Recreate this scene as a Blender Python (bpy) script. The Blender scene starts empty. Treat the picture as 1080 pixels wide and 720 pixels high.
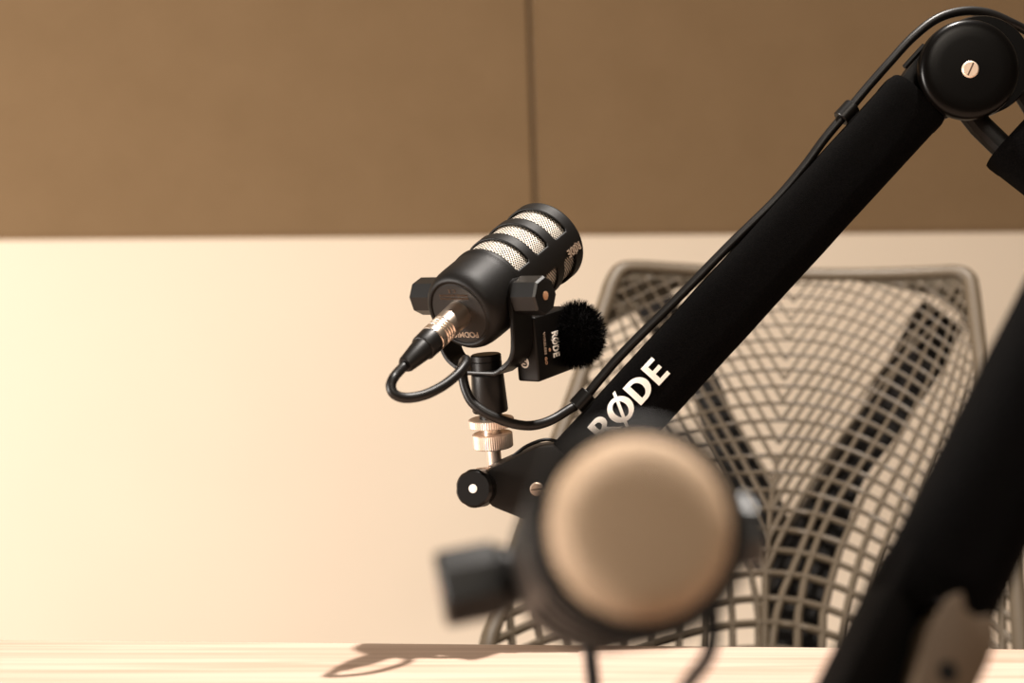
import bpy, bmesh, math, random
from mathutils import Vector, Matrix, Euler
random.seed(7)
S = bpy.context.scene
C = S.collection
PI = math.pi
CZ = 0.9367            # camera height: the table top is at 0.73
TABLE_Z = 0.73

def P(px, py, d):
    """a point of the room seen at (px, py) of the 1080x720 frame, d metres ahead of the camera"""
    return Vector(((px - 540) / 1500 * d, d, CZ + (360 - py) / 1500 * d))

# ------------------------------------------------------------------ materials
def new_mat(name):
    m = bpy.data.materials.new(name); m.use_nodes = True
    nt = m.node_tree
    return m, nt, nt.nodes['Principled BSDF']

def mat(name, col, rough=0.5, metal=0.0, spec=0.5, noise=None, bump=None, sheen=0.0, emit=0):
    m, nt, b = new_mat(name)
    b.inputs['Base Color'].default_value = (*col, 1)
    b.inputs['Roughness'].default_value = rough
    b.inputs['Metallic'].default_value = metal
    b.inputs['Specular IOR Level'].default_value = spec
    if sheen:
        b.inputs['Sheen Weight'].default_value = sheen
    tc = nt.nodes.new('ShaderNodeTexCoord')
    if noise:
        sc, amt = noise
        n = nt.nodes.new('ShaderNodeTexNoise'); n.inputs['Scale'].default_value = sc
        n.inputs['Detail'].default_value = 4
        nt.links.new(tc.outputs['Object'], n.inputs['Vector'])
        r = nt.nodes.new('ShaderNodeMapRange')
        r.inputs['From Min'].default_value = 0.3; r.inputs['From Max'].default_value = 0.7
        r.inputs['To Min'].default_value = 1 - amt; r.inputs['To Max'].default_value = 1 + amt
        nt.links.new(n.outputs['Fac'], r.inputs['Value'])
        mx = nt.nodes.new('ShaderNodeVectorMath'); mx.operation = 'SCALE'
        mx.inputs[0].default_value = col
        nt.links.new(r.outputs['Result'], mx.inputs['Scale'])
        nt.links.new(mx.outputs['Vector'], b.inputs['Base Color'])
    if bump:
        sc, st = bump
        n = nt.nodes.new('ShaderNodeTexNoise'); n.inputs['Scale'].default_value = sc
        n.inputs['Detail'].default_value = 3
        nt.links.new(tc.outputs['Object'], n.inputs['Vector'])
        bp = nt.nodes.new('ShaderNodeBump'); bp.inputs['Strength'].default_value = st
        bp.inputs['Distance'].default_value = 0.001
        nt.links.new(n.outputs['Fac'], bp.inputs['Height'])
        nt.links.new(bp.outputs['Normal'], b.inputs['Normal'])
    return m

M_WALL = mat('cream_paint', (0.86, 0.72, 0.565), 0.9, spec=0.1, noise=(3, 0.012))
M_FLOOR = mat('brown_carpet', (0.16, 0.10, 0.06), 0.95, spec=0.05, noise=(300, 0.2))
M_BLACK = mat('black_coat', (0.0040, 0.0029, 0.0021), 0.5, spec=0.25, bump=(2500, 0.12))
M_BLACKP = mat('black_plastic', (0.0026, 0.0019, 0.0014), 0.38, spec=0.3)
M_KNOB = mat('black_knob', (0.0020, 0.0015, 0.0011), 0.36, spec=0.55)
M_MATTE = mat('matte_black', (0.0018, 0.0013, 0.001), 0.8, spec=0.06)
M_CAP = mat('black_gloss_cap', (0.0018, 0.0013, 0.001), 0.3, spec=0.16)
M_PLATE = mat('back_plate_black', (0.006, 0.0042, 0.003), 0.5, spec=0.4)
M_SLEEVE = mat('black_neoprene', (0.0016, 0.0013, 0.0012), 0.95, spec=0.05, noise=(900, 0.8), bump=(1400, 0.5))
M_RUBBER = mat('black_rubber', (0.0045, 0.0032, 0.0024), 0.42, spec=0.35)
M_SILVER = mat('satin_nickel', (0.88, 0.72, 0.58), 0.3, metal=1.0)
M_COPPER = mat('warm_nickel', (0.82, 0.66, 0.54), 0.38, metal=0.7)
M_SCREW = mat('screw_nickel', (0.90, 0.70, 0.54), 0.45, metal=0.55)
M_SLOT = mat('slot_dark', (0.12, 0.07, 0.045), 0.6)
M_WHITE = mat('white_print', (0.95, 0.90, 0.82), 0.6, spec=0.2)
M_GREYP = mat('grey_print', (0.30, 0.22, 0.16), 0.6, spec=0.2)
M_DIMP = mat('brown_print', (0.09, 0.055, 0.035), 0.6, spec=0.2)
M_PIN = mat('copper_pin', (0.55, 0.30, 0.17), 0.5, metal=0.3)
M_FUR = mat('black_fur', (0.0012, 0.0009, 0.0008), 0.7, spec=0.05)
M_LATT = mat('taupe_plastic', (0.094, 0.069, 0.043), 0.5, spec=0.35)
M_CHAIRB = mat('chair_black', (0.006, 0.0045, 0.0035), 0.6, spec=0.2)
M_SEAT = mat('seat_fabric', (0.03, 0.022, 0.016), 0.95, spec=0.1, noise=(400, 0.3))
M_BRKT = mat('grey_bracket', (0.10, 0.068, 0.042), 0.6, spec=0.3)
M_FELT = mat('steel_leg', (0.25, 0.2, 0.16), 0.4, metal=0.7)

def wood_mat():
    m, nt, b = new_mat('pale_wood')
    tc = nt.nodes.new('ShaderNodeTexCoord')
    mp = nt.nodes.new('ShaderNodeMapping'); mp.inputs['Scale'].default_value = (1.6, 46, 46)
    nt.links.new(tc.outputs['Object'], mp.inputs['Vector'])
    n = nt.nodes.new('ShaderNodeTexNoise'); n.inputs['Scale'].default_value = 2.2
    n.inputs['Detail'].default_value = 6; n.inputs['Distortion'].default_value = 0.6
    nt.links.new(mp.outputs['Vector'], n.inputs['Vector'])
    cr = nt.nodes.new('ShaderNodeValToRGB')
    cr.color_ramp.elements[0].position = 0.32; cr.color_ramp.elements[0].color = (0.56, 0.375, 0.275, 1)
    cr.color_ramp.elements[1].position = 0.62; cr.color_ramp.elements[1].color = (0.74, 0.545, 0.43, 1)
    nt.links.new(n.outputs['Fac'], cr.inputs['Fac'])
    nt.links.new(cr.outputs['Color'], b.inputs['Base Color'])
    b.inputs['Roughness'].default_value = 0.5
    b.inputs['Specular IOR Level'].default_value = 0.3
    return m
M_WOOD = wood_mat()

def fabric_mat():
    m, nt, b = new_mat('brown_panel_fabric')
    tc = nt.nodes.new('ShaderNodeTexCoord')
    mp = nt.nodes.new('ShaderNodeMapping'); mp.inputs['Scale'].default_value = (30, 30, 120)
    nt.links.new(tc.outputs['Object'], mp.inputs['Vector'])
    n1 = nt.nodes.new('ShaderNodeTexNoise'); n1.inputs['Scale'].default_value = 3; n1.inputs['Detail'].default_value = 5
    nt.links.new(mp.outputs['Vector'], n1.inputs['Vector'])
    n2 = nt.nodes.new('ShaderNodeTexNoise'); n2.inputs['Scale'].default_value = 9; n2.inputs['Detail'].default_value = 3
    nt.links.new(tc.outputs['Object'], n2.inputs['Vector'])
    ad = nt.nodes.new('ShaderNodeMath'); ad.operation = 'ADD'
    nt.links.new(n1.outputs['Fac'], ad.inputs[0]); nt.links.new(n2.outputs['Fac'], ad.inputs[1])
    cr = nt.nodes.new('ShaderNodeValToRGB')
    cr.color_ramp.elements[0].position = 0.35; cr.color_ramp.elements[0].color = (0.218, 0.138, 0.071, 1)
    cr.color_ramp.elements[1].position = 0.75; cr.color_ramp.elements[1].color = (0.248, 0.159, 0.084, 1)
    hf = nt.nodes.new('ShaderNodeMath'); hf.operation = 'MULTIPLY'; hf.inputs[1].default_value = 0.5
    nt.links.new(ad.outputs[0], hf.inputs[0])
    nt.links.new(hf.outputs[0], cr.inputs['Fac'])
    nt.links.new(cr.outputs['Color'], b.inputs['Base Color'])
    b.inputs['Roughness'].default_value = 0.95; b.inputs['Specular IOR Level'].default_value = 0.1
    return m
M_PANEL = fabric_mat()

def mesh_mat(name, wire, hole, fu, fv, metal, rough):
    """woven wire mesh: wires and dark holes on the UVs (metres)"""
    m, nt, b = new_mat(name)
    uv = nt.nodes.new('ShaderNodeUVMap')
    sp = nt.nodes.new('ShaderNodeSeparateXYZ'); nt.links.new(uv.outputs['UV'], sp.inputs[0])
    def mth(op, a, bb=None):
        n = nt.nodes.new('ShaderNodeMath'); n.operation = op
        for i, v in enumerate((a, bb)):
            if v is None: continue
            if isinstance(v, (int, float)): n.inputs[i].default_value = v
            else: nt.links.new(v, n.inputs[i])
        return n.outputs[0]
    # diamond weave
    a = mth('ADD', mth('MULTIPLY', sp.outputs['X'], fu), mth('MULTIPLY', sp.outputs['Y'], fv))
    c = mth('SUBTRACT', mth('MULTIPLY', sp.outputs['X'], fu), mth('MULTIPLY', sp.outputs['Y'], fv))
    pr = mth('MULTIPLY', mth('ABSOLUTE', mth('SINE', a)), mth('ABSOLUTE', mth('SINE', c)))
    mr = nt.nodes.new('ShaderNodeMapRange'); mr.interpolation_type = 'SMOOTHSTEP'
    mr.inputs['From Min'].default_value = 0.22; mr.inputs['From Max'].default_value = 0.50
    nt.links.new(pr, mr.inputs['Value'])
    mx = nt.nodes.new('ShaderNodeMix'); mx.data_type = 'RGBA'
    mx.inputs['A'].default_value = (*wire, 1); mx.inputs['B'].default_value = (*hole, 1)
    nt.links.new(mr.outputs['Result'], mx.inputs['Factor'])
    nt.links.new(mx.outputs['Result'], b.inputs['Base Color'])
    inv = mth('SUBTRACT', 1.0, pr)
    bp = nt.nodes.new('ShaderNodeBump'); bp.inputs['Strength'].default_value = 0.6; bp.inputs['Distance'].default_value = 0.0006
    nt.links.new(inv, bp.inputs['Height']); nt.links.new(bp.outputs['Normal'], b.inputs['Normal'])
    b.inputs['Metallic'].default_value = metal; b.inputs['Roughness'].default_value = rough
    return m
M_MESH = mesh_mat('silver_wire_mesh', (0.88, 0.78, 0.66), (0.012, 0.009, 0.006), 1080, 1350, 0.35, 0.42)
M_MESHF = mesh_mat('front_wire_mesh', (0.82, 0.58, 0.375), (0.16, 0.105, 0.065), 1100, 1400, 0.1, 0.6)

# ------------------------------------------------------------------ mesh helpers
def obj(name, bm, m, parent=None, smooth=30, root=None):
    """one mesh object; verts are given in world space and made local to the thing's base"""
    base = root.location if root else (parent['_o'] if parent is not None and '_o' in parent else (parent.location if parent is not None else Vector((0, 0, 0))))
    base = Vector(base)
    bmesh.ops.recalc_face_normals(bm, faces=bm.faces)
    for v in bm.verts: v.co -= base
    me = bpy.data.meshes.new(name); bm.to_mesh(me); bm.free()
    me.materials.append(m)
    if smooth:
        me.polygons.foreach_set('use_smooth', [True] * len(me.polygons))
        me.set_sharp_from_angle(angle=math.radians(smooth))
    o = bpy.data.objects.new(name, me); C.objects.link(o)
    if parent is not None:
        o.parent = parent
        bases[o.name] = base
    return o
bases = {}
def sub(name, bm, m, part, root, smooth=30):
    return obj(name, bm, m, part, smooth, root)

def thing(name, label, cat, loc, group=None):
    o = bpy.data.objects.new(name, None); C.objects.link(o)
    o.location = loc; o.empty_display_size = 0.05
    o['label'] = label; o['category'] = cat
    if group: o['group'] = group
    return o

def structure(name, bm, m, smooth=30):
    o = obj(name, bm, m, None, smooth); o['kind'] = 'structure'
    return o

def frame(origin, x, y, z):
    return Matrix(((x[0], y[0], z[0], origin[0]), (x[1], y[1], z[1], origin[1]), (x[2], y[2], z[2], origin[2]), (0, 0, 0, 1)))

def ortho(z, xhint):
    z = Vector(z).normalized(); x = Vector(xhint); x = (x - z * x.dot(z)).normalized()
    return x, z.cross(x), z

def grid_faces(bm, rings, closed_u=True, cap0=False, cap1=False):
    n = len(rings[0])
    for i in range(len(rings) - 1):
        a, b = rings[i], rings[i + 1]
        for j in range(n if closed_u else n - 1):
            k = (j + 1) % n
            try: bm.faces.new((a[j], a[k], b[k], b[j]))
            except ValueError: pass
    if cap0: bm.faces.new(list(reversed(rings[0])))
    if cap1: bm.faces.new(rings[-1])

def lathe(bm, F, prof, seg=48, cap0=True, cap1=True, knurl=0.0):
    """prof: (z, r) along the frame's z axis"""
    rings = []
    for z, r in prof:
        ring = []
        for j in range(seg):
            a = 2 * PI * j / seg
            rr = r * (1 - knurl * (j % 2))
            ring.append(bm.verts.new(F @ Vector((rr * math.cos(a), rr * math.sin(a), z))))
        rings.append(ring)
    grid_faces(bm, rings, True, cap0, cap1)

def tube(bm, pts, rad, seg=12, cap=True, flat=None, hint=Vector((0, 0, 1))):
    """tube along pts; rad a number or a list; flat = (aspect) squeezes the binormal"""
    pts = [Vector(p) for p in pts]
    n = len(pts)
    R = rad if isinstance(rad, (list, tuple)) else [rad] * n
    rings = []; up = None
    for i in range(n):
        t = (pts[min(i + 1, n - 1)] - pts[max(i - 1, 0)]).normalized()
        if up is None:
            h = Vector(hint)
            if abs(h.dot(t)) > 0.95: h = Vector((1, 0, 0)) if abs(t.x) < 0.9 else Vector((0, 1, 0))
            up = (h - t * h.dot(t)).normalized()
        else:
            up = (up - t * up.dot(t)).normalized()
        sd = t.cross(up)
        ring = []
        for j in range(seg):
            a = 2 * PI * j / seg
            ring.append(bm.verts.new(pts[i] + up * (R[i] * math.cos(a) * (flat or 1)) + sd * (R[i] * math.sin(a))))
        rings.append(ring)
    grid_faces(bm, rings, True, cap, cap)

def smooth_path(pts, n=12):
    """Catmull-Rom through pts"""
    pts = [Vector(p) for p in pts]
    q = [pts[0] * 2 - pts[1]] + pts + [pts[-1] * 2 - pts[-2]]
    out = []
    for i in range(1, len(q) - 2):
        p0, p1, p2, p3 = q[i - 1], q[i], q[i + 1], q[i + 2]
        for k in range(n):
            t = k / n
            out.append(0.5 * ((2 * p1) + (p2 - p0) * t + (2 * p0 - 5 * p1 + 4 * p2 - p3) * t * t + (3 * p1 - p0 - 3 * p2 + p3) * t ** 3))
    out.append(pts[-1])
    return out

def box(bm, F, x0, x1, y0, y1, z0, z1, bevel=0.0, seg=2):
    b2 = bmesh.new()
    vs = [b2.verts.new((x, y, z)) for z in (z0, z1) for y in (y0, y1) for x in (x0, x1)]
    for f in ((0, 2, 3, 1), (4, 5, 7, 6), (0, 1, 5, 4), (2, 6, 7, 3), (0, 4, 6, 2), (1, 3, 7, 5)):
        b2.faces.new([vs[i] for i in f])
    if bevel:
        bmesh.ops.bevel(b2, geom=list(b2.edges), offset=bevel, segments=seg, affect='EDGES', profile=0.6)
    merge(bm, b2, F)

def merge(bm, b2, F=None):
    mp = {}
    for v in b2.verts: mp[v] = bm.verts.new(F @ v.co if F else v.co)
    for f in b2.faces:
        try: bm.faces.new([mp[v] for v in f.verts])
        except ValueError: pass
    b2.free()

def prism(bm, F, poly, z0, z1, bevel=0.0):
    b2 = bmesh.new()
    a = [b2.verts.new((x, y, z0)) for x, y in poly]; b = [b2.verts.new((x, y, z1)) for x, y in poly]
    n = len(poly)
    b2.faces.new(list(reversed(a))); b2.faces.new(b)
    for i in range(n):
        k = (i + 1) % n
        b2.faces.new((a[i], a[k], b[k], b[i]))
    bmesh.ops.recalc_face_normals(b2, faces=b2.faces)
    if bevel:
        bmesh.ops.bevel(b2, geom=list(b2.edges), offset=bevel, segments=2, affect='EDGES', profile=0.6)
    merge(bm, b2, F)

def text_bm(txt, size, F, extrude=0.0002, bold=0.0, spacing=1.0, align='CENTER', bend=None, sx=1.0):
    cu = bpy.data.curves.new('t', 'FONT'); cu.body = txt; cu.size = size
    cu.align_x = align; cu.align_y = 'CENTER'; cu.extrude = extrude; cu.offset = bold; cu.space_character = spacing
    to = bpy.data.objects.new('t', cu); C.objects.link(to)
    dg = bpy.context.evaluated_depsgraph_get(); dg.update()
    me = bpy.data.meshes.new_from_object(to.evaluated_get(dg))
    bm = bmesh.new(); bm.from_mesh(me)
    for v in bm.verts:
        co = v.co.copy(); co.x *= sx
        if bend: co = bend(co)
        v.co = F @ co
    bpy.data.objects.remove(to); bpy.data.curves.remove(cu); bpy.data.meshes.remove(me)
    return bm

# ------------------------------------------------------------------ bold capitals for the big print (unit: cap height = 1)
def arcpts(cx, cy, rx, ry, a0, a1, n=20):
    return [(cx + rx * math.cos(math.radians(a0 + (a1 - a0) * i / n)), cy + ry * math.sin(math.radians(a0 + (a1 - a0) * i / n))) for i in range(n + 1)]
def glyphs():
    w = 0.21
    R = [[(0, 0), (w, 0), (w, .40), (.27, .40), (.55, 0), (.80, 0), (.46, .45)] + arcpts(.36, .72, .26, .28, -55, 90, 14) + [(0, 1)],
         [(w, .56), (w, .84), (.29, .84)] + arcpts(.29, .70, .12, .14, 90, -90, 10)]
    O = [arcpts(.46, .5, .46, .52, 0, 360, 40)[:-1], arcpts(.46, .5, .245, .36, 360, 0, 40)[:-1]]
    slash = [[(.12, -.16), (.24, -.16), (.80, 1.16), (.68, 1.16)]]
    D = [[(0, 0), (.28, 0)] + arcpts(.30, .5, .47, .5, -90, 90, 24) + [(0, 1)],
         [(w, .17), (w, .83), (.28, .83)] + arcpts(.29, .5, .245, .33, 90, -90, 20)]
    E = [[(0, 0), (.56, 0), (.56, .17), (w, .17), (w, .42), (.52, .42), (.52, .59), (w, .59), (w, .83), (.55, .83), (.55, 1), (0, 1)]]
    return [(R, 0.0), (O, .74), (slash, .74), (D, 1.76), (E, 2.66)]
def glyph_bm(loops, dx, F, h, sx, extrude, bend=None):
    cu = bpy.data.curves.new('g', 'CURVE'); cu.dimensions = '2D'; cu.fill_mode = 'BOTH'; cu.extrude = extrude
    for lp in loops:
        sp = cu.splines.new('POLY'); sp.points.add(len(lp) - 1); sp.use_cyclic_u = True
        for i, (x, y) in enumerate(lp): sp.points[i].co = ((x + dx) * h * sx, y * h, 0, 1)
    to = bpy.data.objects.new('g', cu); C.objects.link(to)
    dg = bpy.context.evaluated_depsgraph_get(); dg.update()
    me = bpy.data.meshes.new_from_object(to.evaluated_get(dg))
    bm = bmesh.new(); bm.from_mesh(me)
    bmesh.ops.subdivide_edges(bm, edges=[e for e in bm.edges if e.calc_length() > 0.004], cuts=2)
    for v in bm.verts: v.co = F @ (bend(v.co) if bend else v.co)
    bpy.data.objects.remove(to); bpy.data.curves.remove(cu); bpy.data.meshes.remove(me)
    return bm
def logo_bm(F, h, sx, extrude, bend=None):
    out = bmesh.new()
    for lp, dx in glyphs(): merge(out, glyph_bm(lp, dx, F, h, sx, extrude, bend))
    return out

# ------------------------------------------------------------------ room shell
def wall_pt(x, z, off=0.0):
    """the back wall is turned 6 degrees: nearer on the right"""
    return Vector((x, 2.50 - 0.104 * x - off, z))
bm = bmesh.new()
v = [wall_pt(-3.2, 0), wall_pt(3.2, 0), wall_pt(3.2, 2.9), wall_pt(-3.2, 2.9)]
f0 = [bm.verts.new(p) for p in v]; f1 = [bm.verts.new(p + Vector((0, 0.12, 0))) for p in v]
bm.faces.new(f0); bm.faces.new(f1[::-1])
for i in range(4): bm.faces.new((f0[i], f0[(i + 1) % 4], f1[(i + 1) % 4], f1[i]))
structure('wall_back', bm, M_WALL, 0)
bm = bmesh.new(); box(bm, Matrix(), -3.2, 3.2, -2.5, 2.95, -0.1, 0); structure('floor', bm, M_FLOOR, 0)

PZ = CZ + (360 - 249) / 1500 * 2.5
def panel(name, label, xa0, xa1, xb0, xb1, z1=2.4):
    """xa at the bottom edge, xb at the top edge"""
    t = 0.012
    bm = bmesh.new()
    b2 = bmesh.new()
    pts = [(xa0, PZ), (xa1, PZ), (xb1, z1), (xb0, z1)]
    fr = [b2.verts.new(wall_pt(x, z, t)) for x, z in pts]; bk = [b2.verts.new(wall_pt(x, z, 0)) for x, z in pts]
    b2.faces.new(fr); b2.faces.new(bk[::-1])
    for i in range(4): b2.faces.new((fr[i], fr[(i + 1) % 4], bk[(i + 1) % 4], bk[i]))
    bmesh.ops.recalc_face_normals(b2, faces=b2.faces)
    bmesh.ops.bevel(b2, geom=[e for e in b2.edges if all((v in fr) for v in e.verts)], offset=0.007, segments=4, affect='EDGES')
    merge(bm, b2)
    o = obj(name, bm, M_PANEL, None, 40)
    o['label'] = label; o['category'] = 'wall panel'; o['group'] = 'fabric panels on the back wall'
    return o
# seam at px 567 (bottom) leaning to 560 at the top of the frame
xs0 = (567.5 - 540) / 1500 * 2.5; k = (559.5 - 567.5) / 1500 * 2.5 / (249 / 1500 * 2.5)
xs1 = xs0 + k * (2.4 - PZ)
panel('acoustic_panel', 'brown fabric acoustic panel on the left, upper left of the vertical seam', -2.3, xs0 - 0.0012, -2.3, xs1 - 0.0012)
panel('acoustic_panel', 'brown fabric acoustic panel behind the boom joint, right of the vertical seam', xs0 + 0.0012, 2.2, xs1 + 0.0012, 2.2)

# ------------------------------------------------------------------ table
ty = 0.972
ang = math.radians(-2.5)
T = Matrix.Translation((0, ty, TABLE_Z)) @ Matrix.Rotation(ang, 4, 'Z')
table = thing('conference_table', 'pale wooden table under the microphones, its far edge lit in front of the chair', 'table', (0, 0.65, 0))
bm = bmesh.new(); box(bm, T, -1.3, 1.5, -0.64, 0, -0.028, 0, 0.0022); obj('tabletop', bm, M_WOOD, table)
for x in (-1.2, 1.4):
    for y in (-0.56, -0.08):
        bm = bmesh.new(); box(bm, T, x - 0.03, x + 0.03, y - 0.03, y + 0.03, -TABLE_Z, -0.028, 0.004); obj('leg', bm, M_FELT, table)

# ------------------------------------------------------------------ office chair
SP_Y = [285, 299, 312.5, 327, 342.5, 358, 374, 390, 407, 425, 443, 461, 480, 498, 517, 537, 558, 580, 604, 631, 657, 684, 712, 740, 770]
def interp(tab, y):
    tab = sorted(tab)
    if y <= tab[0][0]:
        (a, b), (c, d) = tab[0], tab[1]
    elif y >= tab[-1][0]:
        (a, b), (c, d) = tab[-2], tab[-1]
    else:
        for i in range(len(tab) - 1):
            if tab[i][0] <= y <= tab[i + 1][0]:
                (a, b), (c, d) = tab[i], tab[i + 1]; break
    return b + (d - b) * (y - a) / (c - a)
def spine(y): return interp([(285, 841), (310, 838), (374, 829), (443, 824), (490, 819), (540, 812), (604, 807), (690, 806), (780, 806)], y)
LEFT = [(285, 646), (325, 633), (412, 604), (520, 565), (641, 524), (690, 510), (790, 505)]
RIGHT = [(285, 1026), (320, 1030), (360, 1035), (400, 1041), (440, 1047), (480, 1053), (540, 1063), (600, 1072), (640, 1077), (690, 1081), (790, 1083)]
TOP = [(646, 281), (660, 277), (700, 279), (760, 283), (840, 285), (920, 285), (980, 283), (1012, 282), (1026, 287)]
def topy(x): return interp(TOP, x)
def chair_d(x, y):
    u = (x - 826) / 210
    v = (y - 280) / 410
    return 1.60 - 0.17 * v + 0.05 * v * v * 0 - 0.055 * u * u
def CP(x, y, off=0.0): return P(x, y, chair_d(x, y) + off)
BOT = 772
chair = thing('office_chair', 'taupe lattice-backed office chair behind the table with black Y-shaped back support', 'chair', (0.30, 1.30, 0))

bm = bmesh.new()
def rad(y): return (1.35 + 3.0 * max(0, min(1, (y - 330) / 330))) / 1500 * 1.53
def inside(x, y, m=0):
    return interp(LEFT, y) + m <= x <= interp(RIGHT, y) - m and y >= topy(min(max(x, 650), 1022)) + m and y <= BOT
def strand(pts):
    run = []
    for x, y in pts:
        if inside(x, y): run.append((x, y))
        else:
            if len(run) > 2: tube(bm, [CP(*p) for p in run], [rad(p[1]) for p in run], 6, True, hint=Vector((0, 1, 0)))
            run = []
    if len(run) > 2: tube(bm, [CP(*p) for p in run], [rad(p[1]) for p in run], 6, True, hint=Vector((0, 1, 0)))
# arcs across
extra = [268, 252, 236, 220, 205, 190, 175]
upper = [271, 257, 243, 229, 215, 201, 187, 173, 159, 145]
for r in SP_Y[:-1] + upper:
    pts = []
    sx = spine(max(r, 285))
    for x in range(500, 1090, 5):
        dx = x - sx
        a = 1 / 400 if dx > 0 else 1 / 680
        # far from the spine the arcs run straighter
        dd = abs(dx)
        dr = dd * dd * a if dd < 170 else (170 * 170 * a + (dd - 170) * 340 * a * 0.9)
        pts.append((x, r + dr))
    strand(pts)
# strands rising from the spine, right side
SPROUT = [299, 318, 338, 358, 379, 400, 422, 444, 467, 490, 514, 540, 570, 604]
YS = list(range(282, BOT, 6))
def fam(tab):
    strand([(interp(tab, y), y) for y in YS if y <= max(BOT, 0)])
RT = [
    [(690, 813), (648, 819), (624, 826), (598, 837), (550, 857), (516, 870), (480, 893), (440, 917), (400, 940), (360, 962), (320, 982), (285, 1000)],
    [(780, 841), (690, 841), (648, 842), (605, 850), (571, 862), (537, 878), (516, 891), (480, 915), (440, 939), (400, 961), (360, 981), (320, 998), (290, 1010)],
    [(780, 867), (690, 867), (648, 868), (611, 877), (579, 886), (550, 899), (516, 914), (480, 938), (440, 960), (400, 980), (360, 997), (320, 1010), (290, 1019)],
    [(780, 893), (690, 889), (648, 892), (616, 899), (584, 908), (545, 922), (516, 936), (480, 956), (440, 975), (400, 993), (360, 1007), (320, 1017)],
    [(780, 918), (690, 915), (640, 918), (604, 925), (570, 935), (540, 946), (516, 955), (480, 972), (440, 988), (400, 1003), (360, 1015)],
    [(780, 946), (690, 945), (640, 947), (604, 952), (570, 960), (540, 968), (516, 975), (480, 988), (440, 1001), (400, 1013), (360, 1022)],
    [(780, 975), (690, 975), (640, 977), (604, 980), (540, 990), (480, 1003), (440, 1013), (400, 1022)],
    [(780, 1004), (690, 1005), (640, 1006), (604, 1008), (540, 1013), (480, 1020), (440, 1026)],
    [(780, 1034), (690, 1035), (640, 1035), (540, 1036), (480, 1037)],
    [(780, 1058), (690, 1058), (640, 1056), (540, 1047), (480, 1043)],
]
for i, t in enumerate(RT):
    if i == 0: strand([(interp(t, y), y) for y in YS if y <= 690])
    else: fam(t)
def c_r(r): return interp([(285, .80), (400, .70), (460, .66), (517, .62), (560, .52), (604, .40)], r)
def g_r(r): return interp([(285, .0003), (400, .0003), (517, .0008), (560, .0017), (604, .0027)], r)
for r in SPROUT:
    pts = []
    for y in range(int(r), 278, -5):
        dy = r - y
        k = c_r(r)
        pts.append((spine(r) + k * dy * (1 + g_r(r) * dy), y))
    strand(pts)
# left side
LT = [
    [(690, 800), (648, 800), (624, 796), (598, 790), (550, 769), (516, 752), (480, 734), (440, 716), (400, 698), (360, 680), (320, 662), (285, 650)],
    [(780, 772), (690, 773), (648, 772), (605, 766), (571, 757), (537, 742), (516, 733), (480, 716), (440, 698), (400, 680), (360, 662), (320, 648)],
    [(780, 745), (690, 745), (648, 745), (605, 739), (571, 730), (537, 718), (516, 709), (480, 693), (440, 677), (400, 660), (360, 645)],
    [(780, 716), (690, 716), (648, 716), (605, 710), (571, 703), (537, 692), (516, 684), (480, 670), (440, 655), (400, 640), (360, 627)],
    [(780, 688), (690, 687), (640, 686), (571, 675), (516, 660), (480, 648), (440, 634), (400, 620)],
    [(780, 660), (690, 658), (640, 656), (571, 646), (516, 633), (480, 623), (440, 611)],
    [(780, 632), (690, 629), (640, 626), (571, 617), (516, 606), (480, 598)],
    [(780, 604), (690, 600), (640, 596), (571, 587), (516, 579)],
    [(780, 576), (690, 571), (640, 566), (571, 558)],
    [(780, 548), (690, 541), (640, 537)],
]
for i, t in enumerate(LT):
    fam(t)
for r in SPROUT:
    pts = []
    for y in range(int(r), 278, -5):
        dy = r - y
        k = c_r(r) * 0.88
        pts.append((spine(r) - k * dy * (1 + 0.7 * g_r(r) * dy), y))
    strand(pts)
# the spine itself
strand([(spine(y), y) for y in range(480, BOT, 6)])
obj('backrest_lattice', bm, M_LATT, chair, 60)

# outer frame
bm = bmesh.new()
def fr(pts, r0, r1):
    q = smooth_path([Vector((x, y, 0)) for x, y in pts], 6)
    n = len(q)
    tube(bm, [CP(p.x, p.y) for p in q], [r0 + (r1 - r0) * i / (n - 1) for i in range(n)], 10, True, flat=0.7, hint=Vector((0, 1, 0)))
fr([(511, 775), (513, 690), (527, 641), (568, 520), (607, 412), (636, 325), (645, 298), (655, 284), (672, 281), (710, 283), (760, 286), (840, 289), (920, 289), (980, 287), (1008, 286), (1020, 291), (1025, 304), (1032, 360), (1044, 440), (1060, 540), (1072, 620), (1077, 690), (1079, 775)], 0.0085, 0.0085)
fr([(511, 772), (600, 790), (806, 796), (980, 790), (1079, 772)], 0.009, 0.009)
obj('backrest_frame', bm, M_LATT, chair, 60)

# corner webs and top rail behind the lattice (with thickness)
def web(poly, off0, off1):
    b2 = bmesh.new()
    a = [b2.verts.new(CP(x, y, off0)) for x, y in poly]; b = [b2.verts.new(CP(x, y, off1)) for x, y in poly]
    b2.faces.new(a); b2.faces.new(b[::-1])
    for i in range(len(poly)):
        k = (i + 1) % len(poly); b2.faces.new((a[i], a[k], b[k], b[i]))
    bmesh.ops.triangulate(b2, faces=[f for f in b2.faces if len(f.verts) > 4])
    merge(bm, b2)
M_WEB = mat('taupe_web', (0.085, 0.066, 0.044), 0.7, spec=0.2)
bm = bmesh.new(); web([(648, 286), (770, 290), (735, 297), (712, 305), (700, 315), (669, 327), (640, 345), (622, 362), (633, 325)], 0.022, 0.034)
obj('corner_web', bm, M_WEB, chair, 0)
bm = bmesh.new(); web([(885, 291), (1022, 290), (1030, 345), (1034, 372), (1020, 346), (1008, 328), (985, 312), (950, 302), (920, 297)], 0.022, 0.034)
obj('corner_web', bm, M_WEB, chair, 0)

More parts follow.
